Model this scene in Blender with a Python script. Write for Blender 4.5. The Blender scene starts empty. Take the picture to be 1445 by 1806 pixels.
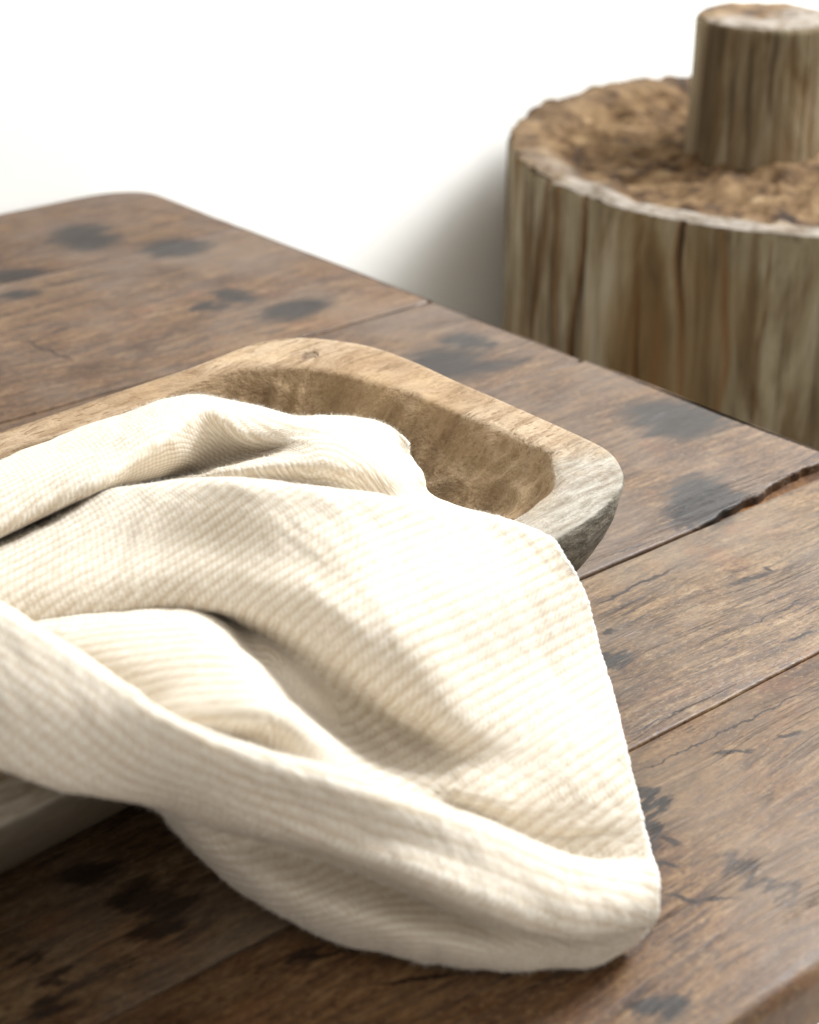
import bpy, bmesh, math, random
import numpy as np
from mathutils import Vector, Matrix, noise

random.seed(4)
scene = bpy.context.scene
col = scene.collection

# ------------------------------------------------------------------ camera
H, F, P = 0.40, 3209.0, math.radians(25.8)        # height over the table top, focal length in photo px, pitch
CP, SP = math.cos(P), math.sin(P)
cam_d = bpy.data.cameras.new('camera')
cam = bpy.data.objects.new('camera', cam_d)
col.objects.link(cam)
cam.location = (0, 0, H)
cam.rotation_euler = (math.pi / 2 - P, 0, 0)
cam_d.sensor_fit = 'VERTICAL'
cam_d.sensor_height = 36
cam_d.sensor_width = 36
cam_d.lens = F / 1806 * 36
cam_d.clip_start, cam_d.clip_end = 0.02, 100
cam_d.dof.use_dof = True
cam_d.dof.focus_distance = 0.80
cam_d.dof.aperture_fstop = 9.5
scene.camera = cam

# ------------------------------------------------------------------ light
world = bpy.data.worlds.new('World')
scene.world = world
world.use_nodes = True
wbg = world.node_tree.nodes['Background']
wbg.inputs['Color'].default_value = (1.0, 0.96, 0.905, 1)
wbg.inputs['Strength'].default_value = 0.78

def area_light(name, loc, target, size, size_y, power, color):
    d = bpy.data.lights.new(name, 'AREA')
    d.shape = 'RECTANGLE'; d.size = size; d.size_y = size_y
    d.energy = power; d.color = color
    o = bpy.data.objects.new(name, d)
    col.objects.link(o)
    o.location = loc
    o.rotation_euler = (Vector(target) - Vector(loc)).to_track_quat('-Z', 'Y').to_euler()
    return o
area_light('window_light', (1.35, 1.75, 1.48), (0.05, 0.9, 0.0), 0.8, 0.8, 118, (0.925, 0.968, 1.0))

scene.view_settings.view_transform = 'Standard'
scene.view_settings.look = 'None'
scene.view_settings.exposure = 0.0
scene.view_settings.gamma = 1.0
scene.render.engine = 'CYCLES'

# ------------------------------------------------------------------ helpers
def un(px, py, z):
    """photo pixel -> point at height z (table top is z = 0)"""
    u = (px - 722.5) / F; v = (py - 903) / F
    t = (H - z) / (SP + v * CP)
    return (u * t, (CP - v * SP) * t, z)

AX = Vector((0.764, 0.645, 0)).normalized()        # along the planks
BX = Vector((-AX.y, AX.x, 0))                      # across them
TAB_ROT = math.atan2(AX.y, AX.x)
def ab(px, py):
    p = Vector(un(px, py, 0)); return p.dot(AX), p.dot(BX)

def empty(name, loc=(0, 0, 0), rz=0):
    o = bpy.data.objects.new(name, None)
    o.empty_display_size = 0.05
    col.objects.link(o)
    o.location = loc; o.rotation_euler = (0, 0, rz)
    return o
def link(name, me, mat=None, parent=None, smooth=True):
    o = bpy.data.objects.new(name, me)
    col.objects.link(o)
    if mat: me.materials.append(mat)
    if parent: o.parent = parent
    if smooth: me.polygons.foreach_set('use_smooth', [True] * len(me.polygons))
    return o
def mesh_from(name, verts, faces):
    me = bpy.data.meshes.new(name)
    me.from_pydata([tuple(v) for v in verts], [], faces)
    me.update()
    return me
def tag(o, label=None, cat=None, group=None, kind=None):
    if label: o['label'] = label
    if cat: o['category'] = cat
    if group: o['group'] = group
    if kind: o['kind'] = kind
    return o
def sharp(me, deg=40):
    me.set_sharp_from_angle(angle=math.radians(deg))
def nz(x, y, z): return noise.noise(Vector((x, y, z)))
def fbm(x, y, z, o=4): return noise.fractal(Vector((x, y, z)), 1.0, 2.0, o)

class NT:
    """small node-building helper"""
    def __init__(s, name):
        s.mat = bpy.data.materials.new(name); s.mat.use_nodes = True
        s.t = s.mat.node_tree; s.bsdf = s.t.nodes['Principled BSDF']
    def n(s, typ, **kw):
        x = s.t.nodes.new(typ)
        for k, v in kw.items(): setattr(x, k, v)
        return x
    def put(s, sock, v):
        if isinstance(v, bpy.types.NodeSocket): s.t.links.new(v, sock)
        elif v is not None:
            if isinstance(v, tuple) and len(v) == 3 and sock.type == 'RGBA': v = (*v, 1)
            sock.default_value = v
    def math(s, op, a, b=None, c=None, clamp=False):
        x = s.n('ShaderNodeMath', operation=op, use_clamp=clamp)
        for i, v in enumerate((a, b, c)):
            if v is not None: s.put(x.inputs[i], v)
        return x.outputs[0]
    def vmath(s, op, a, b=None):
        x = s.n('ShaderNodeVectorMath', operation=op)
        s.put(x.inputs[0], a)
        if b is not None: s.put(x.inputs[1], b)
        return x.outputs['Value'] if op in ('LENGTH', 'DOT_PRODUCT') else x.outputs[0]
    def mapping(s, vec, loc=(0, 0, 0), rot=(0, 0, 0), scale=(1, 1, 1), typ='POINT'):
        x = s.n('ShaderNodeMapping', vector_type=typ)
        s.put(x.inputs['Vector'], vec)
        x.inputs['Location'].default_value = loc
        x.inputs['Rotation'].default_value = rot
        x.inputs['Scale'].default_value = scale
        return x.outputs[0]
    def noise(s, vec, scale=5, detail=4, rough=0.55, dist=0, color=False):
        x = s.n('ShaderNodeTexNoise')
        s.put(x.inputs['Vector'], vec)
        x.inputs['Scale'].default_value = scale; x.inputs['Detail'].default_value = detail
        x.inputs['Roughness'].default_value = rough; x.inputs['Distortion'].default_value = dist
        return x.outputs['Color' if color else 'Fac']
    def ramp(s, fac, stops, interp='LINEAR'):
        x = s.n('ShaderNodeValToRGB'); s.put(x.inputs[0], fac)
        r = x.color_ramp; r.interpolation = interp
        while len(r.elements) < len(stops): r.elements.new(0.5)
        for e, (p, c) in zip(r.elements, stops):
            e.position = p
            e.color = (c, c, c, 1) if isinstance(c, (int, float)) else (*c, 1)
        return x.outputs[0]
    def mix(s, fac, a, b, blend='MIX'):
        x = s.n('ShaderNodeMix', data_type='RGBA', blend_type=blend)
        s.put(x.inputs[0], fac); s.put(x.inputs[6], a); s.put(x.inputs[7], b)
        return x.outputs[2]
    def smooth(s, v, lo, hi, a=0.0, b=1.0):
        x = s.n('ShaderNodeMapRange', interpolation_type='SMOOTHSTEP')
        s.put(x.inputs[0], v)
        for i, q in enumerate((lo, hi, a, b)): x.inputs[i + 1].default_value = q
        return x.outputs[0]
    def bump(s, h, strength=0.5, dist=0.002, normal=None):
        x = s.n('ShaderNodeBump'); s.put(x.inputs['Height'], h)
        x.inputs['Strength'].default_value = strength; x.inputs['Distance'].default_value = dist
        if normal is not None: s.put(x.inputs['Normal'], normal)
        return x.outputs[0]
    def coord(s, which='Object'): return s.n('ShaderNodeTexCoord').outputs[which]
    def out(s, color=None, rough=None, normal=None, spec=None):
        b = s.bsdf.inputs
        if color is not None: s.put(b['Base Color'], color)
        if rough is not None: s.put(b['Roughness'], rough)
        if normal is not None: s.put(b['Normal'], normal)
        if spec is not None: b['Specular IOR Level'].default_value = spec
        return s.mat
    def maxes(s, vals):
        r = vals[0]
        for v in vals[1:]: r = s.math('MAXIMUM', r, v)
        return r

# ------------------------------------------------------------------ materials
def mat_plaster(name, c):
    m = NT(name); p = m.coord('Object')
    f = m.noise(p, 3, 4)
    c2 = tuple(x * 0.94 for x in c)
    return m.out(m.mix(f, c2, c), 0.85, m.bump(m.noise(p, 180, 3), 0.15, 0.001), 0.2)

def ellipse(m, pos, c, rx, ry, rot, soft=0.35):
    """soft mask of an ellipse lying in the table plane (table coordinates)"""
    q = m.mapping(pos, (c[0], c[1], 0), (0, 0, rot), (rx, ry, 1e3), 'TEXTURE')
    return m.smooth(m.vmath('LENGTH', q), 1.0 + soft, 1.0 - soft, 0, 1)

def mat_table():
    m = NT('old_table_wood')
    p = m.coord('Object')                        # x along the planks, y across
    rnd = m.n('ShaderNodeObjectInfo').outputs['Random']
    off = m.n('ShaderNodeCombineXYZ'); m.put(off.inputs[0], m.math('MULTIPLY', rnd, 7.0)); m.put(off.inputs[2], m.math('MULTIPLY', rnd, 3.0))
    q = m.vmath('ADD', p, off.outputs[0])
    warp = m.noise(m.mapping(q, scale=(3.5, 9, 3)), 1, 3, color=True)
    qw = m.vmath('ADD', q, m.vmath('MULTIPLY', m.vmath('SUBTRACT', warp, (0.5, 0.5, 0.5)), (0.0, 0.035, 0.0)))
    big = m.noise(m.mapping(qw, scale=(3.0, 9, 2)), 1.6, 5, 0.62)
    grain = m.noise(m.mapping(qw, scale=(9, 120, 20)), 1.0, 6, 0.66)
    fine = m.noise(m.mapping(qw, scale=(45, 420, 40)), 1.0, 4, 0.62)
    patch = m.noise(m.mapping(q, scale=(13, 26, 5)), 1.0, 6, 0.68)
    mott = m.noise(m.mapping(qw, scale=(38, 200, 40)), 1.0, 7, 0.72)
    base = m.ramp(big, [(0.30, (0.058, 0.025, 0.010)), (0.45, (0.098, 0.046, 0.020)), (0.60, (0.140, 0.074, 0.035)), (0.76, (0.185, 0.108, 0.056))])
    base = m.mix(m.ramp(patch, [(0.42, 0.0), (0.64, 0.55)]), base, (0.195, 0.118, 0.061))
    base = m.mix(m.ramp(patch, [(0.26, 0.70), (0.45, 0.0)]), base, (0.065, 0.030, 0.016))
    base = m.mix(m.ramp(mott, [(0.38, 0.85), (0.49, 0.0)]), base, (0.050, 0.025, 0.014))
    base = m.mix(m.ramp(mott, [(0.53, 0.0), (0.63, 0.60)]), base, (0.265, 0.175, 0.100))
    base = m.mix(m.ramp(grain, [(0.34, 0.50), (0.48, 0.0)]), base, (0.045, 0.023, 0.014))
    dash_area = m.ramp(m.noise(m.mapping(q, scale=(5, 14, 3)), 1.3, 3), [(0.42, 0.0), (0.58, 1.0)])
    dash = m.ramp(fine, [(0.38, 1.0), (0.47, 0.0)])
    dashm = m.math('MULTIPLY', m.math('MULTIPLY', dash, m.math('ADD', m.math('MULTIPLY', dash_area, 0.75), 0.25)), 0.9)
    base = m.mix(dashm, base, (0.036, 0.018, 0.012))
    base = m.mix(m.ramp(fine, [(0.58, 0.0), (0.72, 0.4)]), base, (0.29, 0.20, 0.125))
    vein = m.noise(m.mapping(qw, scale=(2.2, 95, 20)), 1.0, 5, 0.6)
    vein = m.math('ABSOLUTE', m.math('SUBTRACT', vein, 0.5))
    vgate = m.ramp(m.noise(m.mapping(q, scale=(7, 22, 3)), 1.0, 3), [(0.46, 0.0), (0.58, 1.0)])
    vein = m.math('MULTIPLY', m.smooth(vein, 0.014, 0.004), vgate)
    base = m.mix(m.math('MULTIPLY', vein, 0.85), base, (0.028, 0.014, 0.009))
    pit = m.ramp(m.noise(m.mapping(qw, scale=(170, 560, 100)), 1.0, 3, 0.6), [(0.33, 1.0), (0.40, 0.0)])
    base = m.mix(m.math('MULTIPLY', pit, 0.8), base, (0.030, 0.015, 0.010))
    spk = m.noise(m.mapping(q, scale=(1, 1.6, 1)), 330, 4, 0.7)
    base = m.mix(m.ramp(spk, [(0.36, 0.55), (0.47, 0.0)]), base, (0.045, 0.023, 0.012))
    base = m.mix(m.ramp(spk, [(0.55, 0.0), (0.66, 0.40)]), base, (0.28, 0.195, 0.115))
    # greyish worn film, rust red blotches
    base = m.mix(m.ramp(m.noise(q, 9, 5, 0.6), [(0.46, 0.0), (0.62, 0.50)]), base, (0.165, 0.122, 0.092))
    base = m.mix(m.ramp(m.noise(q, 23, 4, 0.6), [(0.60, 0.0), (0.74, 0.35)]), base, (0.190, 0.075, 0.036))
    base = m.mix(1.0, base, m.n('ShaderNodeObjectInfo').outputs['Color'], 'MULTIPLY')
    # stains that belong to the boards, with ragged outlines
    w2 = m.noise(m.mapping(p, scale=(0.55, 3.0, 1)), 42, 6, 0.7, color=True)
    ps = m.vmath('ADD', p, m.vmath('MULTIPLY', m.vmath('SUBTRACT', w2, (0.5, 0.5, 0.5)), (0.065, 0.018, 0.0)))
    def stain(px, py, hx, hy, tilt=0, soft=0.35, src=ps):
        c = ab(px, py); e = ab(px + hx, py - hx * tilt); f = ab(px, py - hy)
        rx = math.hypot(e[0] - c[0], e[1] - c[1]); ry = math.hypot(f[0] - c[0], f[1] - c[1])
        return ellipse(m, src, c, rx, ry, math.atan2(e[1] - c[1], e[0] - c[0]), soft)
    grey = m.maxes([stain(*a) for a in [
        (150, 418, 58, 24, .12), (310, 437, 58, 17, .12), (365, 540, 32, 10, .1), (415, 522, 35, 10, -.3), (522, 545, 58, 15, .3),
        (790, 640, 75, 30, -.05, .5), (1190, 738, 92, 34, -.1, .35), (1240, 885, 66, 40, 0, .3), (1078, 1163, 40, 12, .25), (1142, 1440, 22, 58, 0),
        (1165, 1778, 45, 26, .1), (35, 520, 40, 8, .15), (830, 600, 40, 12, -.3), (20, 486, 50, 10, .2)]])
    base = m.mix(m.math('MULTIPLY', grey, 0.92), base, (0.015, 0.012, 0.011))
    black = m.maxes([stain(*a) for a in [(95, 1728, 30, 10), (92, 1765, 34, 13), (262, 1582, 65, 30, -.35), (280, 1635, 40, 22), (520, 1690, 40, 8), (150, 1540, 60, 16, .2), (70, 1690, 25, 8),
        (545, 535, 16, 5), (1330, 1545, 90, 12, -.5, .7), (880, 640, 40, 10, .2)]])
    base = m.mix(m.math('MULTIPLY', black, 0.76), base, (0.014, 0.009, 0.008))
    # splits and worm tracks
    w3 = m.noise(p, 95, 4, 0.6, color=True)
    pc = m.vmath('ADD', p, m.vmath('MULTIPLY', m.vmath('SUBTRACT', w3, (0.5, 0.5, 0.5)), (0.012, 0.010, 0.0)))
    def crack(x0, y0, x1, y1, wpx):
        c = ab((x0 + x1) / 2, (y0 + y1) / 2); e = ab(x1, y1)
        rx = math.hypot(e[0] - c[0], e[1] - c[1])
        return ellipse(m, pc, c, rx, wpx * 0.00026, math.atan2(e[1] - c[1], e[0] - c[0]), 0.4)
    cr = m.maxes([crack(*a) for a in [
        (1050, 1065, 1195, 998, 5), (1285, 1032, 1370, 1005, 7), (1345, 1000, 1368, 1006, 7), (1060, 1118, 1090, 1108, 7), (1060, 985, 1150, 955, 2),
        (1180, 905, 1235, 935, 9), (1195, 935, 1235, 905, 9), (1390, 1130, 1445, 1108, 4), (1160, 1475, 1200, 1492, 6), (1155, 1518, 1198, 1526, 6), (1170, 1575, 1230, 1592, 6),
        (1210, 1590, 1300, 1580, 4), (1255, 1330, 1330, 1322, 5), (1370, 1305, 1410, 1290, 5), (20, 600, 60, 603, 5), (50, 603, 125, 634, 5), (60, 598, 125, 578, 3), (0, 498, 130, 470, 8), (130, 470, 230, 448, 3),
        (600, 585, 640, 570, 3), (1130, 1360, 1445, 1210, 2), (1090, 1300, 1240, 1235, 2), (1300, 1110, 1440, 1045, 2), (520, 1690, 640, 1672, 4), (640, 1740, 860, 1712, 3)]])
    base = m.mix(m.math('MULTIPLY', cr, 0.92), base, (0.016, 0.007, 0.004))
    h = m.math('ADD', m.math('MULTIPLY', grain, 0.5), m.math('MULTIPLY', patch, 0.5))
    h = m.math('ADD', h, m.math('MULTIPLY', fine, 0.35))
    h = m.math('SUBTRACT', m.math('ADD', h, m.math('MULTIPLY', mott, 0.4)), m.math('MULTIPLY', vein, 0.6))
    rough = m.ramp(patch, [(0.3, 0.38), (0.7, 0.55)])
    return m.out(base, rough, m.bump(h, 0.7, 0.0013), 0.22)

def mat_bowl():
    m = NT('pale_carved_wood')
    p = m.coord('Object')
    warp = m.noise(p, 9, 3, color=True)
    q = m.vmath('ADD', p, m.vmath('MULTIPLY', m.vmath('SUBTRACT', warp, (0.5, 0.5, 0.5)), (0.03, 0.03, 0.03)))
    big = m.noise(m.mapping(q, scale=(9, 22, 22)), 1, 5, 0.6)
    grain = m.noise(m.mapping(q, scale=(30, 190, 190)), 1, 5, 0.65)
    pore = m.noise(m.mapping(q, scale=(120, 480, 480)), 1, 3, 0.6)
    c = m.ramp(big, [(0.30, (0.230, 0.145, 0.078)), (0.48, (0.325, 0.228, 0.138)), (0.62, (0.390, 0.292, 0.192)), (0.78, (0.43, 0.345, 0.245))])
    c = m.mix(m.ramp(grain, [(0.34, 0.75), (0.52, 0.0)]), c, (0.17, 0.098, 0.046))
    c = m.mix(m.ramp(pore, [(0.34, 0.75), (0.44, 0.0)]), c, (0.15, 0.085, 0.04))
    c = m.mix(m.ramp(m.noise(p, 17, 4, 0.6), [(0.50, 0.0), (0.66, 0.40)]), c, (0.42, 0.285, 0.15))
    # grey weathering on the right of the outside and towards the near end of the rim
    sx = m.n('ShaderNodeSeparateXYZ'); m.put(sx.inputs[0], p)
    nb = m.math('MULTIPLY', m.math('SUBTRACT', m.noise(p, 30, 4, 0.6), 0.5), 0.09)
    low = m.smooth(m.math('ADD', sx.outputs[2], m.math('MULTIPLY', nb, 0.15)), 0.066, 0.058)
    # outer skin only: outside-ness stored per vertex
    at = m.n('ShaderNodeAttribute', attribute_name='outside').outputs['Fac']
    near = m.smooth(m.math('ADD', sx.outputs[1], nb), -0.055, -0.115)
    inn = m.n('ShaderNodeAttribute', attribute_name='inside').outputs['Fac']
    near = m.math('MULTIPLY', near, m.math('SUBTRACT', 1.0, inn))
    greyc = m.mix(m.ramp(m.noise(m.mapping(q, scale=(40, 220, 220)), 1, 6, 0.7), [(0.35, 0.0), (0.65, 1.0)]), (0.16, 0.145, 0.115), (0.47, 0.45, 0.40))
    c = m.mix(m.math('MULTIPLY', near, 0.75), c, greyc)
    c = m.mix(m.math('MULTIPLY', at, 0.9), c, m.mix(m.ramp(m.noise(m.mapping(q, scale=(1, 1, 2.5)), 70, 6, 0.72), [(0.36, 0.0), (0.64, 1.0)]), (0.050, 0.043, 0.030), m.mix(m.smooth(sx.outputs[0], -0.02, 0.14), (0.075, 0.054, 0.032), (0.235, 0.215, 0.170))))  # outer skin darker brown to the left: shade under the cloth painted in
    c = m.mix(m.math('MULTIPLY', inn, 0.55), c, m.mix(m.ramp(m.noise(m.mapping(q, scale=(16, 60, 40)), 1, 7, 0.72), [(0.32, 0.0), (0.68, 1.0)]), (0.13, 0.075, 0.032), (0.38, 0.262, 0.138)))
    # knot on the far rim
    w2 = m.noise(p, 110, 4, 0.6, color=True)
    pk = m.vmath('ADD', p, m.vmath('MULTIPLY', m.vmath('SUBTRACT', w2, (0.5, 0.5, 0.5)), (0.016, 0.016, 0.0)))
    kc = BOWL_KNOT
    k = m.smooth(m.vmath('LENGTH', m.vmath('MULTIPLY', m.vmath('SUBTRACT', pk, (kc[0], kc[1], 0.07)), (1, 1, 1))), 0.0060, 0.0030)
    c = m.mix(m.math('MULTIPLY', k, 0.7), c, (0.12, 0.08, 0.05))
    h = m.math('ADD', m.math('MULTIPLY', grain, 0.5), m.math('MULTIPLY', pore, 0.55))
    h = m.math('ADD', h, m.math('MULTIPLY', m.noise(m.mapping(q, scale=(1, 1, 1)), 55, 5, 0.7), 0.9))
    h = m.math('SUBTRACT', h, m.math('MULTIPLY', k, 0.8))
    return m.out(c, 0.78, m.bump(h, 0.9, 0.0022), 0.18)

def mat_cloth():
    m = NT('cream_knit')
    uv = m.n('ShaderNodeUVMap', uv_map='UVMap').outputs[0]
    wob = m.noise(uv, 35, 3, color=True)
    q = m.vmath('ADD', uv, m.vmath('MULTIPLY', m.vmath('SUBTRACT', wob, (0.5, 0.5, 0.5)), (0.0020, 0.0016, 0)))
    s = m.n('ShaderNodeSeparateXYZ'); m.put(s.inputs[0], q)
    u, v = s.outputs[0], s.outputs[1]
    TWO = 2 * math.pi
    rows = m.math('MULTIPLY_ADD', m.math('SINE', m.math('MULTIPLY', v, TWO / 0.0054)), 0.5, 0.5)
    # stitches: little slanted v shapes inside the rows
    zig = m.math('ABSOLUTE', m.math('SINE', m.math('MULTIPLY', v, math.pi / 0.0027)))
    st = m.math('MULTIPLY_ADD', m.math('SINE', m.math('ADD', m.math('MULTIPLY', u, TWO / 0.0024), m.math('MULTIPLY', zig, 2.0))), 0.5, 0.5)
    st2 = m.math('MULTIPLY_ADD', m.math('SINE', m.math('MULTIPLY', v, TWO / 0.0027)), 0.5, 0.5)
    knit = m.math('MULTIPLY', st, m.math('MULTIPLY_ADD', st2, 0.6, 0.4))
    mot = m.noise(m.mapping(q, scale=(330, 520, 1)), 1, 4, 0.7)
    soft = m.noise(uv, 26, 3, 0.6)
    fleck = m.smooth(m.math('ADD', m.math('MULTIPLY', knit, 0.30), m.math('MULTIPLY', mot, 1.10)), 0.38, 0.88)
    band = m.math('MULTIPLY', m.math('POWER', rows, 1.6), m.math('MULTIPLY_ADD', soft, 1.6, -0.1), clamp=True)
    c = m.mix(fleck, (0.555, 0.472, 0.362), (0.735, 0.685, 0.605))
    c = m.mix(m.math('MULTIPLY', band, 0.78), c, (0.465, 0.372, 0.260))
    h = m.math('ADD', m.math('MULTIPLY', rows, -0.30), m.math('MULTIPLY', knit, 0.45))
    h = m.math('ADD', h, m.math('MULTIPLY', mot, 0.9))
    m.bsdf.inputs['Sheen Weight'].default_value = 0.1
    m.bsdf.inputs['Sheen Roughness'].default_value = 0.5
    return m.out(c, 0.95, m.bump(h, 0.32, 0.0006), 0.1)

def mat_stump(name, top=False):
    m = NT(name)
    p = m.coord('Object')
    v = m.mapping(p, scale=(17, 17, 3.2))
    a = m.noise(v, 1, 6, 0.66, 1.1)
    b = m.noise(m.mapping(p, scale=(95, 95, 5)), 1, 5, 0.7)
    big = m.noise(m.mapping(p, scale=(7, 7, 4)), 1, 4)
    if not top:
        c = m.ramp(a, [(0.34, (0.050, 0.030, 0.012)), (0.44, (0.115, 0.078, 0.038)), (0.55, (0.210, 0.170, 0.104)), (0.68, (0.315, 0.272, 0.192))])
        c = m.mix(m.ramp(b, [(0.38, 0.85), (0.49, 0.0)]), c, (0.060, 0.040, 0.020))
        c = m.mix(m.ramp(big, [(0.52, 0.0), (0.66, 0.45)]), c, (0.20, 0.115, 0.042))
        ck = m.n('ShaderNodeAttribute', attribute_name='crack').outputs['Fac']
        c = m.mix(m.ramp(ck, [(0.03, 0.0), (0.20, 0.65), (0.6, 0.75)]), c, (0.15, 0.070, 0.022))
        c = m.mix(m.ramp(ck, [(0.30, 0.0), (0.65, 0.95)]), c, (0.020, 0.011, 0.006))
        h = m.math('ADD', a, m.math('MULTIPLY', b, 0.5))
    else:
        n1 = m.noise(p, 34, 6, 0.68)
        c = m.ramp(n1, [(0.36, (0.020, 0.010, 0.005)), (0.48, (0.085, 0.046, 0.018)), (0.6, (0.155, 0.096, 0.045)), (0.78, (0.24, 0.175, 0.105))])
        pale = m.n('ShaderNodeAttribute', attribute_name='pale').outputs['Fac']
        c = m.mix(m.math('MULTIPLY', pale, 0.8), c, m.mix(m.ramp(m.noise(p, 48, 5, 0.75), [(0.36, 0.0), (0.64, 1.0)]), (0.085, 0.060, 0.036), (0.30, 0.27, 0.235)))
        h = n1
    return m.out(c, 0.85, m.bump(h, 0.8, 0.006), 0.2)

# ------------------------------------------------------------------ the setting: wall and floor
FLOOR = -0.45
WALL_B = 1.262
me = mesh_from('wall', [tuple(AX * x + BX * (WALL_B + t) + Vector((0, 0, z))) for t in (0, 0.1) for z in (FLOOR, 2.2) for x in (-4.0, 9.0)],
               [(0, 1, 3, 2), (4, 6, 7, 5), (0, 4, 5, 1), (2, 3, 7, 6), (0, 2, 6, 4), (1, 5, 7, 3)])
wall = tag(link('wall', me, mat_plaster('white_plaster', (0.91, 0.885, 0.835)), smooth=False), kind='structure')
me = mesh_from('floor', [tuple(AX * x + BX * y + Vector((0, 0, FLOOR))) for y in (-2.0, WALL_B) for x in (-4.0, 9.0)], [(0, 1, 3, 2)])
floor = tag(link('floor', me, mat_plaster('pale_floor', (0.72, 0.70, 0.66)), smooth=False), kind='structure')

# ------------------------------------------------------------------ table
table = tag(empty('wooden_table', (0, 0, FLOOR), TAB_ROT), 'old dark brown plank table with worn stained top and rounded corners', 'table')
TO = -FLOOR                                        # table parts are built with z = 0 at the table top, lifted by TO
M_TAB = mat_table()
A0, A1, B0, B1 = -0.46, 0.756, 0.277, 1.238

def slab(name, outline, zt, thick, r, parent, mat, seg=4):
    """closed outline (counter-clockwise, table coordinates) with a rounded top edge; r may be a function of the point"""
    n = len(outline); rings = []
    pts = [Vector((x, y, 0)) for x, y in outline]
    nor = []
    for i in range(n):
        d = (pts[(i + 1) % n] - pts[i - 1]).normalized(); nor.append(Vector((-d.y, d.x, 0)))   # inward
    rr = [r(p) if callable(r) else r for p in pts]
    verts, faces = [], []
    prof = [(0.0, -thick)] + [(1 - math.cos(k / seg * math.pi / 2), -1 + math.sin(k / seg * math.pi / 2)) for k in range(seg + 1)]
    for j, (ins, dz) in enumerate(prof):
        for i in range(n):
            z = zt - thick if j == 0 else zt + dz * rr[i]
            verts.append(pts[i] + nor[i] * (ins * rr[i]) + Vector((0, 0, z + 0.0)))
    for j in range(len(prof) - 1):
        for i in range(n):
            k = (i + 1) % n
            faces.append((j * n + i, j * n + k, (j + 1) * n + k, (j + 1) * n + i))
    t = (len(prof) - 1) * n
    faces.append(tuple(range(t, t + n)))
    faces.append(tuple(range(n - 1, -1, -1)))
    me = mesh_from(name, verts, faces)
    o = link(name, me, mat, parent)
    o.location = (0, 0, TO)
    sharp(me, 50)
    return o

seams = [B0, 0.4102, 0.5265, 0.7280, 0.8700, 1.0850, B1]
lifts = [0.0, -0.0006, 0.0, -0.0007, 0.0, -0.0004]
def wob(x, k, amp=0.0006): return amp * (nz(x * 9, k * 3.7, 0) + 0.6 * nz(x * 41, k * 3.7, 2))
for k in range(6):
    y0, y1 = seams[k], seams[k + 1]
    gap = 0.0006
    xs = np.r_[np.linspace(A0, 0.55, 60, endpoint=False), np.linspace(0.55, A1, 70)]
    low, high = [], []
    for x in xs:
        lo = y0 + (gap if k else 0) + wob(x, k); hi = y1 - (gap if k < 5 else 0) + wob(x, k + 1) - 0.0
        if k == 2:                                  # broken-out edge at the right end of this board
            t = min(max((x - 0.628) / 0.035, 0), 1); t = t * t * (3 - 2 * t)
            lo += t * (0.0045 + 0.0065 * min(max((x - 0.672) / 0.05, 0), 1) + 0.0030 * nz(x * 75, 3, 1) + 0.0016 * nz(x * 190, 3, 5))
        if k == 0: lo += 0.002 * nz(x * 5, 9, 0)
        if k == 5:                                  # rounded corners at the far side
            for xe in (A1, A0):
                d = abs(x - xe); R = 0.052
                if d < R: hi -= (R - math.sqrt(R * R - (R - d) ** 2)) * 0.62
        if k == 0:
            for xe in (A1, A0):
                d = abs(x - xe); R = 0.045
                if d < R: lo += (R - math.sqrt(R * R - (R - d) ** 2)) * 0.8
        low.append((x, lo)); high.append((x, hi))
    ys = np.linspace(low[-1][1], high[-1][1], 14)[1:-1]
    def endw(y):
        e = 0.0013 * nz(y * 14, 5, 0) + 0.0008 * nz(y * 60, 8, 0)
        if abs(y - 0.616) < 0.012: e -= 0.0045 * (1 - abs(y - 0.616) / 0.012)
        return e
    low[-1] = (low[-1][0] + endw(low[-1][1]), low[-1][1]); high[-1] = (high[-1][0] + endw(high[-1][1]), high[-1][1])
    right = [(A1 + endw(y), y) for y in ys]
    left = [(A0 + 0.001 * nz(y * 20, 7, 3), y) for y in np.linspace(high[0][1], low[0][1], 14)[1:-1]]
    out = low + right + high[::-1] + left
    def rad(p, k=k):
        r = 0.0016
        if k == 0 and p.y < B0 + 0.02 + max(0, p.x - 0.70): r = 0.007
        if p.x > A1 - 0.012 or p.x < A0 + 0.012: r = max(r, 0.0035 if k else 0.006)
        if k == 5 and p.y > B1 - 0.04: r = 0.004
        return r
    pl = slab('plank', out, lifts[k], 0.025, rad, table, M_TAB)
    pl.color = ((1.02, 0.96, 0.82, 1), (1.06, 1.10, 1.06, 1), (0.88, 0.87, 0.84, 1), (0.80, 0.79, 0.78, 1), (0.86, 0.83, 0.79, 1), (0.78, 0.75, 0.73, 1))[k]
# battens under the boards, apron and legs
def tbox(name, x0, x1, y0, y1, z0, z1, mat):
    bm = bmesh.new(); bmesh.ops.create_cube(bm, size=1)
    for v in bm.verts:
        v.co = Vector((x0 + (v.co.x + .5) * (x1 - x0), y0 + (v.co.y + .5) * (y1 - y0), z0 + (v.co.z + .5) * (z1 - z0)))
    bmesh.ops.bevel(bm, geom=list(bm.edges), offset=0.003, segments=2, affect='EDGES')
    me = bpy.data.meshes.new(name); bm.to_mesh(me); bm.free()
    o = link(name, me, mat, table); o.location = (0, 0, TO); sharp(me, 40); return o
for x in (A0 + 0.03, 0.12, A1 - 0.12): tbox('batten', x, x + 0.09, B0 + 0.14, B1 - 0.03, -0.050, -0.0265, M_TAB)
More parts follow.
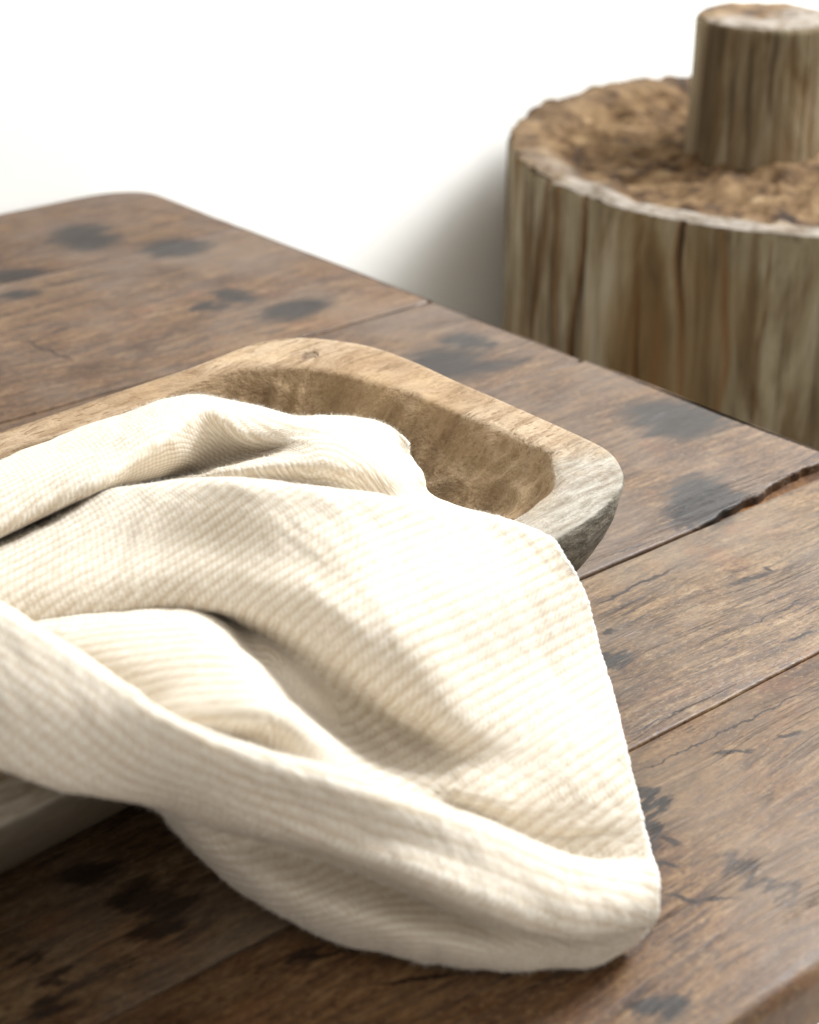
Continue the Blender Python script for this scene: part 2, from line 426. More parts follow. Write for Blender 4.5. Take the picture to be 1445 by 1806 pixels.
# the strip of wood seen in the broken gap
gs = NT('raw_orange_wood'); pp = gs.coord('Object')
M_RAW = gs.out(gs.ramp(gs.noise(gs.mapping(pp, scale=(40, 90, 90)), 1, 5, 0.65), [(0.3, (0.03, 0.014, 0.008)), (0.5, (0.12, 0.055, 0.02)), (0.7, (0.30, 0.13, 0.035))]), 0.8, gs.bump(gs.noise(pp, 150, 4), 0.8, 0.003), 0.2)
tbox('gap_splinter', 0.615, 0.752, 0.5275, 0.5525, -0.020, -0.0055, M_RAW)
for x in (A0 + 0.04, A1 - 0.10):
    for y in (B0 + 0.075, B1 - 0.122): tbox('leg', x, x + 0.06, y, y + 0.06, FLOOR, -0.0265, M_TAB)

# ------------------------------------------------------------------ bowl
BROT = math.radians(47)
E1 = Vector((math.cos(BROT), math.sin(BROT), 0)); E2 = Vector((-E1.y, E1.x, 0))
BC = Vector((0.385, 0.533))                        # bowl centre along its own axes
bowl_outer = [(.433, .660), (.511, .659), (.548, .658), (.589, .660), (.609, .653), (.621, .637), (.629, .612), (.628, .582), (.623, .550), (.619, .518), (.615, .490), (.611, .463),
              (.607, .445), (.600, .433), (.588, .421), (.575, .414), (.556, .409), (.535, .406), (.45, .403), (.3, .405), (.2, .410), (.165, .425), (.145, .46), (.14, .53), (.145, .61), (.165, .645), (.2, .66), (.3, .662)]
bowl_inner = [(.419, .641), (.458, .636), (.490, .635), (.528, .640), (.558, .639), (.576, .624), (.588, .603), (.592, .575), (.594, .552), (.592, .522), (.589, .495), (.587, .476),
              (.586, .463), (.580, .455), (.559, .437), (.541, .432), (.523, .429), (.44, .425), (.3, .427), (.22, .43), (.185, .445), (.172, .48), (.17, .53), (.172, .59), (.19, .625), (.22, .637), (.3, .64)]
NB = 640
SCX = 0.52                                          # flattening used only to spread the rays evenly
def radial(poly):
    """radius of a closed outline along NB rays from the bowl centre (in the flattened space)"""
    pts = []
    n = len(poly)
    for i in range(n):                              # Catmull-Rom densify
        p0, p1, p2, p3 = [np.array(poly[(i + j - 1) % n]) for j in range(4)]
        for t in np.linspace(0, 1, 9)[:-1]:
            pts.append(0.5 * (2 * p1 + (p2 - p0) * t + (2 * p0 - 5 * p1 + 4 * p2 - p3) * t * t + (3 * p1 - p0 - 3 * p2 + p3) * t ** 3))
    pts = np.array(pts) - np.array(BC); pts[:, 0] *= SCX
    ang = np.arctan2(pts[:, 1], pts[:, 0]); r = np.hypot(pts[:, 0], pts[:, 1])
    o = np.argsort(ang); ang, r = ang[o], r[o]
    th = np.linspace(-math.pi, math.pi, NB, endpoint=False)
    return th, np.interp(th, np.r_[ang - 2 * math.pi, ang, ang + 2 * math.pi], np.r_[r, r, r])
TH, RO = radial(bowl_outer)
_, RI = radial(bowl_inner)
RIMZ = 0.07
def bxy(th, r): return (math.cos(th) * r / SCX, math.sin(th) * r)
knot = Vector(un(545, 628, RIMZ)); BOWL_KNOT = (knot.dot(E1) - BC.x, knot.dot(E2) - BC.y)
def build_bowl():
    bulge = lambda x: min(max((x - 0.02) / 0.14, 0), 1)
    rings = []                                      # (function th index -> r, z, outside, inside)
    rb = 0.43
    for k in range(13):                             # outer side, base to rim
        t = k / 12
        f = rb + (1 - rb) * (0.55 * math.sin(t * math.pi / 2) + 0.45 * t)
        rings.append(('o', f, RIMZ * t ** 1.2 * 0.955, 1, 0))
    rings.append(('o', 0.9995, RIMZ - 0.0012, 0.9, 0))
    rings.append(('o', 0.9965, RIMZ - 0.0002, 0.2, 0))
    for k in (0.12, 0.35, 0.6, 0.85): rings.append(('m', k, RIMZ, 0, 0))
    rings.append(('i', 1.004, RIMZ - 0.0001, 0, 0.1))
    rings.append(('i', 0.998, RIMZ - 0.0014, 0, 0.8))
    for t in np.linspace(0.04, 1, 44):              # inner wall and floor
        f = 1 - 0.62 * t ** 1.15
        z = RIMZ - 0.0016 - 0.046 * (1 - (1 - min(t * 1.35, 1)) ** 1.7)
        rings.append(('i', f, z, 0, 1))
    for f in (0.25, 0.12): rings.append(('i', f, 0.0222, 0, 1))
    V, outv, inv = [], [], []
    for kind, f, z, ou, ii in rings:
        for i in range(NB):
            if kind == 'o':
                r = RO[i] * f
                if f < 0.99:
                    wb = bulge(math.cos(TH[i]) * RO[i] / SCX); t = (z / (0.955 * RIMZ)) ** (1 / 1.2)
                    r = RO[i] * (f * (1 - wb) + wb * (rb + (1 - rb) * math.sin(math.acos(max(0, 1 - t ** 1.3))) ** 0.9))
            elif kind == 'i': r = RI[i] * f
            else: r = RO[i] * (1 - f) * 0.9965 + RI[i] * f * 1.004
            x, y = bxy(TH[i], r)
            zz = z; nx = x; ny = y
            if kind == 'm': zz += 0.0011 * nz(x * 22, y * 22, 1) + 0.0007 * nz(x * 60, y * 130, 4)
            if kind == 'o' and 0.45 < f < 0.99:      # tool facets outside
                g = 1 + 0.010 * nz(x * 30, y * 30, z * 30); nx, ny = x * g, y * g
            if kind == 'i' and f < 0.99:            # adze marks inside
                cell = noise.voronoi(Vector((x * 34 + 0.35 * nz(x * 40, y * 40, 0), y * 40, z * 40)))[0]
                dd = cell[1] - cell[0]
                zz += 0.0040 * (0.4 - min(dd, 0.5)) + 0.0009 * max(0, 0.16 - dd) / 0.16 + 0.0022 * nz(x * 55, y * 55, z * 55) + 0.0010 * nz(x * 140, y * 60, z * 60)
                g = 1 + (0.010 * nz(TH[i] * 26, f * 3.5, 2) + 0.006 * nz(TH[i] * 75, f * 5, 6)) * min(1, (0.99 - f) / 0.04)
                nx, ny = x * g, y * g
            V.append((nx, ny, max(zz, 0.0))); outv.append(ou); inv.append(ii)
    nr = len(rings); faces = []
    for j in range(nr - 1):
        for i in range(NB):
            k = (i + 1) % NB
            faces.append((j * NB + i, j * NB + k, (j + 1) * NB + k, (j + 1) * NB + i))
    faces.append(tuple(range(NB - 1, -1, -1)))
    faces.append(tuple(range((nr - 1) * NB, nr * NB)))
    me = mesh_from('dough_bowl', V, faces)
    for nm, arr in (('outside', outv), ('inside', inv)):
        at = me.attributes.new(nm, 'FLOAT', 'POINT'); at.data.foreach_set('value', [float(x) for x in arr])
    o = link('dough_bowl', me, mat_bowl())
    c = E1 * BC.x + E2 * BC.y
    o.location = (c.x, c.y, 0.0003); o.rotation_euler = (0, 0, BROT)
    return tag(o, 'pale carved wooden dough bowl with thick rim, half covered by the cream cloth', 'bowl')
bowl = build_bowl()

# ------------------------------------------------------------------ cloth
# fold lines from the back of the cloth to the front: (photo x, photo y, height over the table)
K = [
 [(-200, 900, 0.06), (0, 815, 0.06), (200, 740, 0.064), (350, 706, 0.07), (430, 722, 0.066), (520, 742, 0.062), (600, 742, 0.058), (690, 765, 0.046), (716, 785, 0.044)],
 [(-200, 915, 0.086), (0, 826, 0.088), (100, 795, 0.09), (200, 748, 0.092), (290, 712, 0.093), (350, 702, 0.093), (430, 717, 0.088), (520, 738, 0.082), (600, 737, 0.076), (660, 747, 0.07), (703, 767, 0.062), (722, 788, 0.056)],
 [(-200, 965, 0.09), (0, 878, 0.094), (100, 838, 0.097), (200, 790, 0.1), (290, 735, 0.102), (350, 712, 0.1), (425, 738, 0.088), (520, 755, 0.082), (600, 755, 0.077), (660, 764, 0.071), (700, 778, 0.063), (722, 795, 0.055)],
 [(-200, 1025, 0.082), (0, 938, 0.088), (100, 889, 0.093), (170, 858, 0.097), (230, 818, 0.099), (300, 770, 0.1), (362, 728, 0.097), (430, 765, 0.083), (520, 772, 0.079), (620, 776, 0.075), (690, 788, 0.066), (721, 801, 0.053)],
 [(-200, 1010, 0.062), (0, 935, 0.064), (100, 893, 0.066), (180, 866, 0.062), (240, 857, 0.06), (300, 848, 0.059), (400, 814, 0.064), (480, 793, 0.072), (560, 780, 0.082), (650, 790, 0.076), (690, 798, 0.067), (724, 808, 0.054)],
 [(-200, 1015, 0.066), (0, 945, 0.066), (180, 872, 0.068), (300, 853, 0.066), (400, 836, 0.074), (520, 822, 0.079), (640, 830, 0.074), (700, 838, 0.065), (746, 840, 0.055)],
 [(-200, 1015, 0.06), (0, 950, 0.062), (180, 882, 0.066), (300, 864, 0.062), (400, 866, 0.061), (520, 872, 0.06), (640, 884, 0.058), (720, 884, 0.056), (757, 873, 0.052)],
 [(-200, 1010, 0.07), (0, 955, 0.075), (100, 912, 0.081), (180, 873, 0.091), (290, 856, 0.101), (400, 852, 0.11), (520, 862, 0.112), (640, 875, 0.11), (740, 890, 0.103), (830, 906, 0.093), (900, 925, 0.087), (970, 951, 0.08)],
 [(-200, 1035, 0.08), (0, 985, 0.083), (100, 945, 0.089), (250, 905, 0.098), (400, 895, 0.106), (520, 908, 0.109), (640, 925, 0.107), (740, 938, 0.1), (850, 950, 0.089), (930, 965, 0.082), (992, 980, 0.077)],
 [(-200, 1075, 0.086), (0, 1020, 0.085), (100, 995, 0.088), (250, 968, 0.092), (400, 962, 0.097), (520, 985, 0.102), (640, 1015, 0.102), (740, 1040, 0.094), (850, 1055, 0.082), (940, 1055, 0.072), (1030, 1050, 0.062)],
 [(-200, 1105, 0.086), (0, 1060, 0.082), (100, 1048, 0.084), (250, 1030, 0.087), (380, 1028, 0.091), (500, 1050, 0.097), (620, 1100, 0.096), (720, 1145, 0.086), (830, 1175, 0.068), (950, 1175, 0.053), (1058, 1158, 0.043)],
 [(-200, 1130, 0.076), (0, 1105, 0.075), (60, 1098, 0.076), (150, 1085, 0.078), (250, 1072, 0.08), (330, 1069, 0.082), (400, 1076, 0.086), (480, 1097, 0.089), (560, 1138, 0.087), (640, 1195, 0.078), (720, 1250, 0.064), (830, 1278, 0.055), (950, 1275, 0.045), (1084, 1260, 0.034)],
 [(-200, 1112, 0.06), (0, 1090, 0.062), (150, 1068, 0.066), (250, 1058, 0.068), (330, 1062, 0.07), (400, 1090, 0.072), (480, 1135, 0.073), (560, 1190, 0.071), (640, 1248, 0.056), (740, 1305, 0.044), (840, 1338, 0.043), (950, 1345, 0.038), (1103, 1335, 0.028)],
 [(-200, 1140, 0.076), (0, 1118, 0.078), (100, 1112, 0.08), (200, 1100, 0.083), (290, 1096, 0.086), (345, 1100, 0.088), (395, 1126, 0.087), (450, 1165, 0.075), (530, 1215, 0.073), (630, 1285, 0.05), (760, 1355, 0.041), (860, 1388, 0.038), (960, 1400, 0.031), (1118, 1392, 0.022)],
 [(-200, 1120, 0.074), (0, 1105, 0.075), (110, 1148, 0.078), (200, 1175, 0.084), (290, 1175, 0.089), (380, 1176, 0.091), (450, 1188, 0.089), (508, 1235, 0.074), (600, 1300, 0.054), (740, 1375, 0.041), (870, 1420, 0.034), (970, 1442, 0.024), (1130, 1445, 0.016)],
 [(-200, 1040, 0.068), (0, 1098, 0.07), (120, 1168, 0.074), (230, 1236, 0.079), (310, 1268, 0.085), (400, 1268, 0.088), (495, 1268, 0.088), (550, 1302, 0.08), (622, 1348, 0.06), (740, 1396, 0.04), (880, 1446, 0.027), (975, 1482, 0.016), (1143, 1498, 0.0095)],
 [(-200, 1015, 0.066), (0, 1092, 0.07), (120, 1165, 0.071), (240, 1243, 0.074), (320, 1290, 0.074), (420, 1328, 0.072), (540, 1352, 0.073), (605, 1370, 0.065), (685, 1400, 0.048), (800, 1440, 0.031), (900, 1476, 0.021), (990, 1515, 0.011), (1148, 1520, 0.008)],
 [(-200, 960, 0.128), (0, 1075, 0.124), (100, 1135, 0.119), (220, 1215, 0.111), (300, 1265, 0.105), (420, 1312, 0.096), (560, 1352, 0.083), (700, 1397, 0.067), (850, 1452, 0.053), (1000, 1513, 0.038), (1080, 1530, 0.03), (1153, 1533, 0.025)],
 [(-200, 1020, 0.126), (0, 1125, 0.122), (110, 1180, 0.117), (230, 1250, 0.109), (340, 1300, 0.103), (460, 1345, 0.092), (600, 1390, 0.078), (730, 1430, 0.065), (870, 1485, 0.052), (1005, 1550, 0.038), (1085, 1568, 0.031), (1160, 1562, 0.024)],
 [(-200, 1150, 0.115), (0, 1230, 0.112), (120, 1275, 0.107), (250, 1325, 0.098), (390, 1380, 0.086), (550, 1425, 0.071), (700, 1475, 0.059), (840, 1530, 0.049), (990, 1592, 0.036), (1080, 1605, 0.028), (1160, 1590, 0.02)],
 [(-200, 1285, 0.098), (0, 1345, 0.096), (100, 1379, 0.09), (200, 1396, 0.082), (280, 1414, 0.073), (400, 1448, 0.066), (550, 1482, 0.06), (700, 1530, 0.053), (830, 1585, 0.044), (960, 1632, 0.031), (1065, 1640, 0.022), (1154, 1614, 0.015)],
 [(-200, 1280, 0.088), (0, 1338, 0.086), (100, 1370, 0.08), (200, 1386, 0.07), (276, 1416, 0.054), (390, 1462, 0.037), (540, 1505, 0.028), (690, 1560, 0.022), (820, 1615, 0.018), (950, 1655, 0.015), (1055, 1660, 0.013), (1142, 1636, 0.009)],
 [(-200, 1270, 0.083), (0, 1328, 0.081), (100, 1358, 0.074), (190, 1376, 0.062), (270, 1414, 0.048), (370, 1492, 0.03), (500, 1565, 0.025), (650, 1620, 0.022), (800, 1662, 0.017), (940, 1682, 0.01), (1045, 1682, 0.008), (1126, 1656, 0.006)],
 [(-200, 1262, 0.08), (0, 1320, 0.078), (100, 1350, 0.07), (186, 1370, 0.058), (264, 1410, 0.044), (325, 1474, 0.024), (385, 1534, 0.013), (455, 1588, 0.0075), (560, 1643, 0.0055), (700, 1682, 0.005), (850, 1706, 0.0045), (980, 1704, 0.004), (1078, 1690, 0.004), (1118, 1664, 0.004)],
 [(-200, 1245, 0.078), (0, 1300, 0.075), (100, 1325, 0.066), (186, 1350, 0.052), (266, 1390, 0.038), (330, 1450, 0.018), (392, 1508, 0.008), (460, 1560, 0.0035), (560, 1615, 0.003), (700, 1655, 0.003), (850, 1680, 0.003), (975, 1682, 0.003), (1065, 1672, 0.003), (1100, 1654, 0.003)],
]
NS, TSUB = 300, 14
def cr_curve(P, q, par):
    """centripetal Catmull-Rom through P (n,3) with parameters par, evaluated at q"""
    n = len(P)
    # tangents by finite differences on the non-uniform parameter
    m = np.zeros_like(P)
    for i in range(n):
        if i == 0: m[i] = (P[1] - P[0]) / (par[1] - par[0])
        elif i == n - 1: m[i] = (P[-1] - P[-2]) / (par[-1] - par[-2])
        else:
            h0, h1 = par[i] - par[i - 1], par[i + 1] - par[i]
            d0, d1 = (P[i] - P[i - 1]) / h0, (P[i + 1] - P[i]) / h1
            m[i] = (d0 * h1 + d1 * h0) / (h0 + h1)
    i = np.clip(np.searchsorted(par, q, side='right') - 1, 0, n - 2)
    h = par[i + 1] - par[i]; t = (q - par[i]) / h
    t = t[:, None]; h = h[:, None]
    return (2 * t**3 - 3 * t**2 + 1) * P[i] + (t**3 - 2 * t**2 + t) * h * m[i] + (-2 * t**3 + 3 * t**2) * P[i + 1] + (t**3 - t**2) * h * m[i + 1]
def build_cloth():
    rows = []
    sq = np.linspace(0, 1, NS)
    for line in K:
        P3 = np.array([un(*p) for p in line]); px = np.array(line)[:, :2]
        d = np.r_[0, np.cumsum(np.linalg.norm(np.diff(px, axis=0), axis=1))]; d /= d[-1]
        rows.append(cr_curve(P3, sq, d))
    R = np.array(rows)                              # (nk, NS, 3)
    nk = len(K)
    nt = (nk - 1) * TSUB + 1
    G = np.zeros((nt, NS, 3))
    for s in range(NS):
        P3 = R[:, s]
        d = np.r_[0, np.cumsum(np.maximum(np.linalg.norm(np.diff(P3, axis=0), axis=1), 1e-5) ** 0.5)]
        q = np.concatenate([np.linspace(d[i], d[i + 1], TSUB, endpoint=False) for i in range(nk - 1)] + [[d[-1]]])
        G[:, s] = cr_curve(P3, q, d)
    # relax lightly so that no construction lines show
    for it in range(3):
        L = G.copy()
        L[1:-1] = 0.5 * G[1:-1] + 0.25 * (G[:-2] + G[2:])
        L[:, 1:-1] = 0.5 * L[:, 1:-1] + 0.25 * (L[:, :-2] + L[:, 2:])
        G = L
    # keep clear of the table and of the bowl by sliding towards the eye
    eye = np.array([0, 0, H])
    c = np.array([BC.x, BC.y])
    e1, e2 = np.array(E1[:2]), np.array(E2[:2])
    base = G.reshape(-1, 3).copy()
    push = np.zeros(len(base)); flat = base
    for it in range(60):
        flat = base + (eye - base) * push[:, None]
        q = np.c_[flat[:, :2] @ e1 - c[0], flat[:, :2] @ e2 - c[1]]
        sx = q[:, 0] * SCX
        th = np.arctan2(q[:, 1], sx); r = np.hypot(sx, q[:, 1])
        ro = np.interp(th, TH, RO, period=2 * math.pi); ri = np.interp(th, TH, RI, period=2 * math.pi)
        f = r / ro
        tz = np.clip(flat[:, 2] / (0.955 * RIMZ), 0, 1) ** (1 / 1.2)
        fs = 0.43 + 0.57 * (0.55 * np.sin(tz * math.pi / 2) + 0.45 * tz)
        need = np.where(f < fs + 0.025, RIMZ + 0.004, 0.0030)
        need = np.where(r <= ri, 0.034 + 0.040 * np.clip((r / ri - 0.60) / 0.36, 0, 1), need)
        bad = flat[:, 2] < need
        if not bad.any(): break
        push[bad] += 0.004
    print('CLOTH push max', push.max(), 'share', (push > 0).mean())
    pf = push.reshape(nt, NS)
    p0 = pf.copy()
    for it in range(14):                            # spread the push so that it leaves no step
        L = np.pad(pf, 1, mode='edge')
        pf = (L[:-2, 1:-1] + L[2:, 1:-1] + L[1:-1, :-2] + L[1:-1, 2:] + 2 * L[1:-1, 1:-1]) / 6
        pf = np.maximum(pf, p0 * 0.8)
    flat = base + (eye - base) * pf.reshape(-1, 1)
    G = flat.reshape(nt, NS, 3)
    for it in range(3):
        L = G.copy()
        L[1:-1] = 0.5 * G[1:-1] + 0.25 * (G[:-2] + G[2:])
        L[:, 1:-1] = 0.5 * L[:, 1:-1] + 0.25 * (L[:, :-2] + L[:, 2:])
        G = L
    # woven-in unevenness
    dt = np.gradient(G, axis=0); ds = np.gradient(G, axis=1)
    N = np.cross(ds, dt); N /= np.maximum(np.linalg.norm(N, axis=2, keepdims=True), 1e-9)
    lenT = np.r_[np.zeros((1, NS)), np.cumsum(np.linalg.norm(np.diff(G, axis=0), axis=2), axis=0)]
    lenS = np.c_[np.zeros(nt), np.cumsum(np.linalg.norm(np.diff(G, axis=1), axis=2), axis=1)]
    for i in range(nt):
        for j in range(NS):
            a, b = lenS[i, j], lenT[i, j]
            G[i, j] += N[i, j] * (0.0010 * nz(a * 38, b * 38, 0.3) + 0.0004 * nz(a * 130, b * 130, 1.3))
    verts = G.reshape(-1, 3)
    verts[:, 2] = np.maximum(verts[:, 2], 0.0028)
    idx = np.arange(nt * NS).reshape(nt, NS)
    f = np.stack([idx[:-1, :-1], idx[:-1, 1:], idx[1:, 1:], idx[1:, :-1]], -1).reshape(-1, 4)
    me = mesh_from('knit_cloth', verts.tolist(), f.tolist())
    uvl = me.uv_layers.new(name='UVMap')
    kk = np.linspace(0, nk - 1, nt)
    meanT = lenT.mean(axis=1, keepdims=True) * 0.35 + lenT * 0.65
    # rows run along the folds on the upper cloth, and across the low front bulge
    w = np.clip((kk - 20.3) / 0.6, 0, 1)[:, None]
    gs_ = np.clip((0.86 - np.linspace(0, 1, NS)) / 0.30, 0.10, 1)
    Vb = np.c_[np.zeros(nt), np.cumsum(np.linalg.norm(np.diff(G, axis=1), axis=2) * gs_[1:], axis=1)]
    i20 = int(20.3 * TSUB)
    Vb = Vb + (lenT - lenT[i20:i20 + 1]) * (0.25 + 0.75 * (1 - gs_))
    sn = np.linspace(0, 1, NS)[None]
    kkc = kk[:, None]
    pa, pb = np.array(un(600, 1150, .095)), np.array(un(1000, 1060, .065))
    d = (pb - pa)[:2]; d /= np.linalg.norm(d); nn = np.array([d[1], -d[0]])
    Vp = G[..., 0] * nn[0] + G[..., 1] * nn[1] - 0.75 * G[..., 2]
    V = lenT.copy()
    i12, i17 = int(12 * TSUB), int(17 * TSUB)
    V[i12:] = lenT[i12:] - lenT[i12:i12 + 1] + lenT[i12].mean()
    V[i17:] = lenT[i17:] - lenT[i17:i17 + 1] + V[i17].mean()
    i16 = int(16 * TSUB)
    Vp = Vp - Vp[i16, -1] + V[i16, -1]
    wp = np.clip((kkc - 6.3) / 0.6, 0, 1) * np.clip((17.2 - kkc) / 1.6, 0, 1)
    right = np.clip((sn - 0.50) / 0.10, 0, 1)
    wp = wp * np.where(kkc < 12.2, 1.0, right)
    V = V * (1 - wp) + Vp * wp
    Vh = -G[..., 1] - 0.75 * G[..., 2] + 1.0
    wh = np.clip((kkc - 12.0) / 0.3, 0, 1) * np.clip((17.0 - kkc) / 0.5, 0, 1) * (1 - right)
    V = V * (1 - wh) + Vh * wh
    V = V * (1 - w) + (Vb - Vb[i20:i20 + 1] + V[i20:i20 + 1] + Vb[i20:i20 + 1] * 1.0) * w
    U = lenS * (1 - w) + lenT * w
    uvs = np.stack([U, V], -1).reshape(-1, 2)
    li = np.empty(len(me.loops), dtype=np.int32); me.loops.foreach_get('vertex_index', li)
    uvl.data.foreach_set('uv', uvs[li].ravel().astype(np.float32))
    o = link('knit_cloth', me, M_CLOTH)
    md = o.modifiers.new('thickness', 'SOLIDIFY'); md.thickness = 0.0022; md.offset = 0.0; md.use_rim = True
    return o, G
M_CLOTH = mat_cloth()
cloth, CG = build_cloth()
tag(cloth, 'cream and white ribbed knit cloth draped in folds over the bowl rim', 'cloth')

# beaded white edge along the right hem
def build_hem():
    pts = CG[6 * TSUB + 8:, -1]
    verts, faces = [], []
    d = np.r_[0, np.cumsum(np.linalg.norm(np.diff(pts, axis=0), axis=1))]
    q = np.arange(0, d[-1], 0.0006)
    line = np.stack([np.interp(q, d, pts[:, k]) for k in range(3)], 1)
    n = 8
    tan = np.gradient(line, axis=0); tan /= np.linalg.norm(tan, axis=1, keepdims=True)
    for i, (p, t) in enumerate(zip(line, tan)):
        a = np.cross(t, [0.3, -0.5, 0.8]); a /= np.linalg.norm(a); b = np.cross(t, a)
        r = 0.00125 * (0.80 + 0.28 * abs(math.sin(q[i] / 0.0025 * math.pi)) + 0.25 * nz(q[i] * 300, 0, 0))
        jit = 0.0004 * np.array([nz(q[i] * 150, 1, 0), nz(q[i] * 150, 2, 0), nz(q[i] * 150, 3, 0)])
        for k in range(n):
            an = 2 * math.pi * k / n
            v = p + jit + (a * math.cos(an) + b * math.sin(an)) * r
            v[2] = max(v[2], 0.0006)
            verts.append(v)
    for i in range(len(line) - 1):
        for k in range(n):
            faces.append((i * n + k, i * n + (k + 1) % n, (i + 1) * n + (k + 1) % n, (i + 1) * n + k))
    me = mesh_from('hem', verts, faces)
    m = NT('white_thread')
    p = m.coord('Object')
    mat = m.out(m.mix(m.noise(p, 400, 3), (0.72, 0.68, 0.60), (0.88, 0.86, 0.82)), 0.95, m.bump(m.noise(p, 900, 2), 0.5, 0.0005), 0.1)
    return link('hem', me, mat, cloth), mat
hem, M_THREAD = build_hem()

# short loose fibres standing off the cloth
def build_fuzz(n):
    rg = np.random.default_rng(7)
    nt = CG.shape[0]
    i = rg.uniform(TSUB * 0.5, nt - 2.01, n); j = rg.uniform(0, NS - 1.01, n)
    a, b = i.astype(int), j.astype(int); fi, fj = (i - a)[:, None], (j - b)[:, None]
    p = CG[a, b] * (1 - fi) * (1 - fj) + CG[a + 1, b] * fi * (1 - fj) + CG[a, b + 1] * (1 - fi) * fj + CG[a + 1, b + 1] * fi * fj
    nrm = np.cross(CG[a, b + 1] - CG[a, b], CG[a + 1, b] - CG[a, b]); nrm /= np.maximum(np.linalg.norm(nrm, axis=1, keepdims=True), 1e-9)
    up = np.sign((nrm * (np.array([0, 0, 1.0]) * 0.3 + np.array([0, -1.0, 0.6]))).sum(1))[:, None]; nrm = nrm * np.where(up == 0, 1, up)
    rnd = rg.normal(size=(n, 3)); rnd /= np.linalg.norm(rnd, axis=1, keepdims=True)
    dr = nrm * 0.75 + rnd * 0.8; dr /= np.linalg.norm(dr, axis=1, keepdims=True)
    L = rg.uniform(0.0008, 0.0021, n)[:, None]
    side = np.cross(dr, rg.normal(size=(n, 3))); side /= np.linalg.norm(side, axis=1, keepdims=True)
    p = p + nrm * 0.0010
    mid = p + dr * L * 0.55; tip = p + dr * L + rnd * L * 0.35
    w = 0.000035
    V = np.stack([p - side * w, p + side * w, mid + side * w, mid - side * w, tip], 1).reshape(-1, 3)
    V[:, 2] = np.maximum(V[:, 2], 0.0006)
    k = np.arange(n) * 5
    faces = np.stack([k, k + 1, k + 2, k + 3], 1).tolist() + np.stack([k + 3, k + 2, k + 4], 1).tolist()
    o = link('fuzz', mesh_from('fuzz', V.tolist(), faces), M_THREAD, cloth)
    return tag(o, kind='stuff')
build_fuzz(120000)

# ------------------------------------------------------------------ stump and the small log on it
SZ = 0.0
SC, SR = Vector((0.3687, 1.5696, 0)), 0.2834
M_SIDE, M_TOP = mat_stump('weathered_stump_side'), mat_stump('broken_stump_top', True)
def groove(th, z, seed, n):
    """deep vertical checks at irregular angles (th is an array)"""
    g = np.zeros_like(th)
    for k in range(n):
        rr = random.Random(seed * 91 + k)
        t0 = rr.uniform(0, 2 * math.pi); wdt = rr.uniform(0.003, 0.013) * (1 if seed < 9 else 2.4); dep = rr.uniform(0.2, 1.0) ** 1.5
        t1 = t0 + 0.09 * nz(z * 3.5, k * 1.7, seed) + 0.02 * nz(z * 16, k * 2.1, seed)
        d = (th - t1 + math.pi) % (2 * math.pi) - math.pi
        fade = min(1, max(0, 0.45 + 1.6 * nz(z * 5.0, k * 3.3, seed + 5)))
        g += dep * fade * np.exp(-(d / wdt) ** 2)
    return g
def build_log(name, R, z0, z1, seed, nth, nzv, ngr, gdepth, flare, parent, mat):
    V, Fc, GR = [], [], []
    for j in range(nzv + 1):
        z = z0 + (z1 - z0) * j / nzv
        gv = groove(np.arange(nth) * 2 * math.pi / nth, z, seed, ngr)
        for i in range(nth):
            th = 2 * math.pi * i / nth
            r = R * (1 + 0.018 * nz(math.cos(th) * 1.6, math.sin(th) * 1.6, seed + z * 1.5) + flare * (1 - j / nzv) ** 2)
            r += R * 0.014 * nz(math.cos(th) * 9, math.sin(th) * 9, z * 3.5 + seed) + R * 0.009 * nz(math.cos(th) * 30, math.sin(th) * 30, z * 9)
            g = float(gv[i]); GR.append(min(g, 1.0))
            r -= gdepth * g * (0.45 if j >= nzv - 1 else 1.0)
            if j == nzv: r -= 0.002
            V.append((math.cos(th) * r, math.sin(th) * r, z))
    for j in range(nzv):
        for i in range(nth):
            k = (i + 1) % nth
            Fc.append((j * nth + i, j * nth + k, (j + 1) * nth + k, (j + 1) * nth + i))
    Fc.append(tuple(range(nth - 1, -1, -1)))
    me = mesh_from(name, V, Fc)
    at = me.attributes.new('crack', 'FLOAT', 'POINT'); at.data.foreach_set('value', GR)
    return link(name, me, mat, parent), V[-nth:]
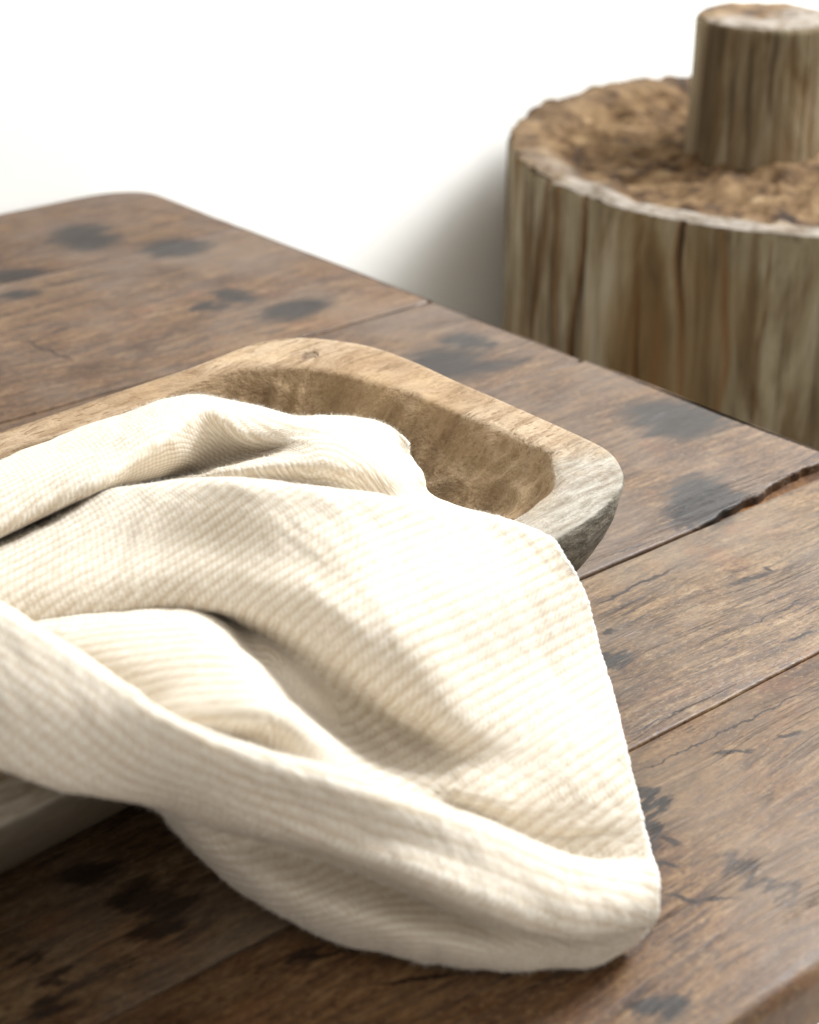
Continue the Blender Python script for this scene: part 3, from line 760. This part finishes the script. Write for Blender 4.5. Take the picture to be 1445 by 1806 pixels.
def build_top(name, ring, ztop, depth, rimw, rough, parent, mat, seed, nr=42):
    nth = len(ring); V, Fc, pale = [], [], []
    for j in range(nr + 1):
        f = 1 - j / nr
        for x, y, z in ring:
            X, Y = x * f, y * f
            R = math.hypot(x, y); d = R - math.hypot(X, Y)
            t = min(max((d - rimw * (0.7 + 0.6 * nz(x * 14, y * 14, seed))) / (rimw * 0.8), 0), 1); t = t * t * (3 - 2 * t)
            zz = ztop - depth * t + rough * t * (fbm(X * 30, Y * 30, seed, 6) * 1.2 - 0.5 * abs(nz(X * 50, Y * 50, seed))) + rough * 0.5 * t * nz(X * 9, Y * 9, seed + 3)
            zz += (0.30 * rough) * nz(X * 60, Y * 60, seed) + (0.012 * max(0, 1 - math.hypot(X + 0.05, Y) / 0.13) if seed == 3 else 0)
            back = min(1, 1.6 * max(0, (y / R) * 0.85 - (x / R) * 0.5 + 0.05))                    # splintered, higher far side
            zz += back * rough * 0.55 * (0.6 + fbm(x * 30, y * 30, seed + 9, 3)) * (1 - t * 0.4)
            if j == 0: zz = min(zz, max(z, zz - 0.002))
            V.append((X, Y, zz)); pale.append((1 - t) * (1 - min(back * 1.1, 0.9)))
    for j in range(nr - 1):
        for i in range(nth):
            k = (i + 1) % nth
            Fc.append((j * nth + i, j * nth + k, (j + 1) * nth + k, (j + 1) * nth + i))
    Fc.append(tuple(range((nr - 1) * nth, nr * nth)))
    V = V[:nr * nth]; pale = pale[:nr * nth]
    me = mesh_from(name, V, Fc)
    at = me.attributes.new('pale', 'FLOAT', 'POINT'); at.data.foreach_set('value', pale)
    return link(name, me, mat, parent)
stump = tag(empty('tree_stump', (SC.x, SC.y, FLOOR)), 'wide weathered tree stump with worn rough top beside the wall', 'stump')
hgt = SZ - FLOOR
_, ring = build_log('bark_side', SR, 0, hgt - 0.002, 3, 800, 70, 70, 0.010, 0.03, stump, M_SIDE)
build_top('worn_top', ring, hgt, 0.008, 0.030, 0.009, stump, M_TOP, 3)
pb = Vector(un(1332, 268, -0.005))
log = tag(empty('log_section', (pb.x, pb.y, -0.014)), 'short upright round log standing on top of the wide stump', 'log')
_, ring = build_log('bark_side', 0.0585, 0, 0.124, 11, 300, 50, 22, 0.0030, 0.04, log, M_SIDE)
build_top('sawn_top', ring, 0.126, 0.001, 0.05, 0.0025, log, M_TOP, 11, 16)
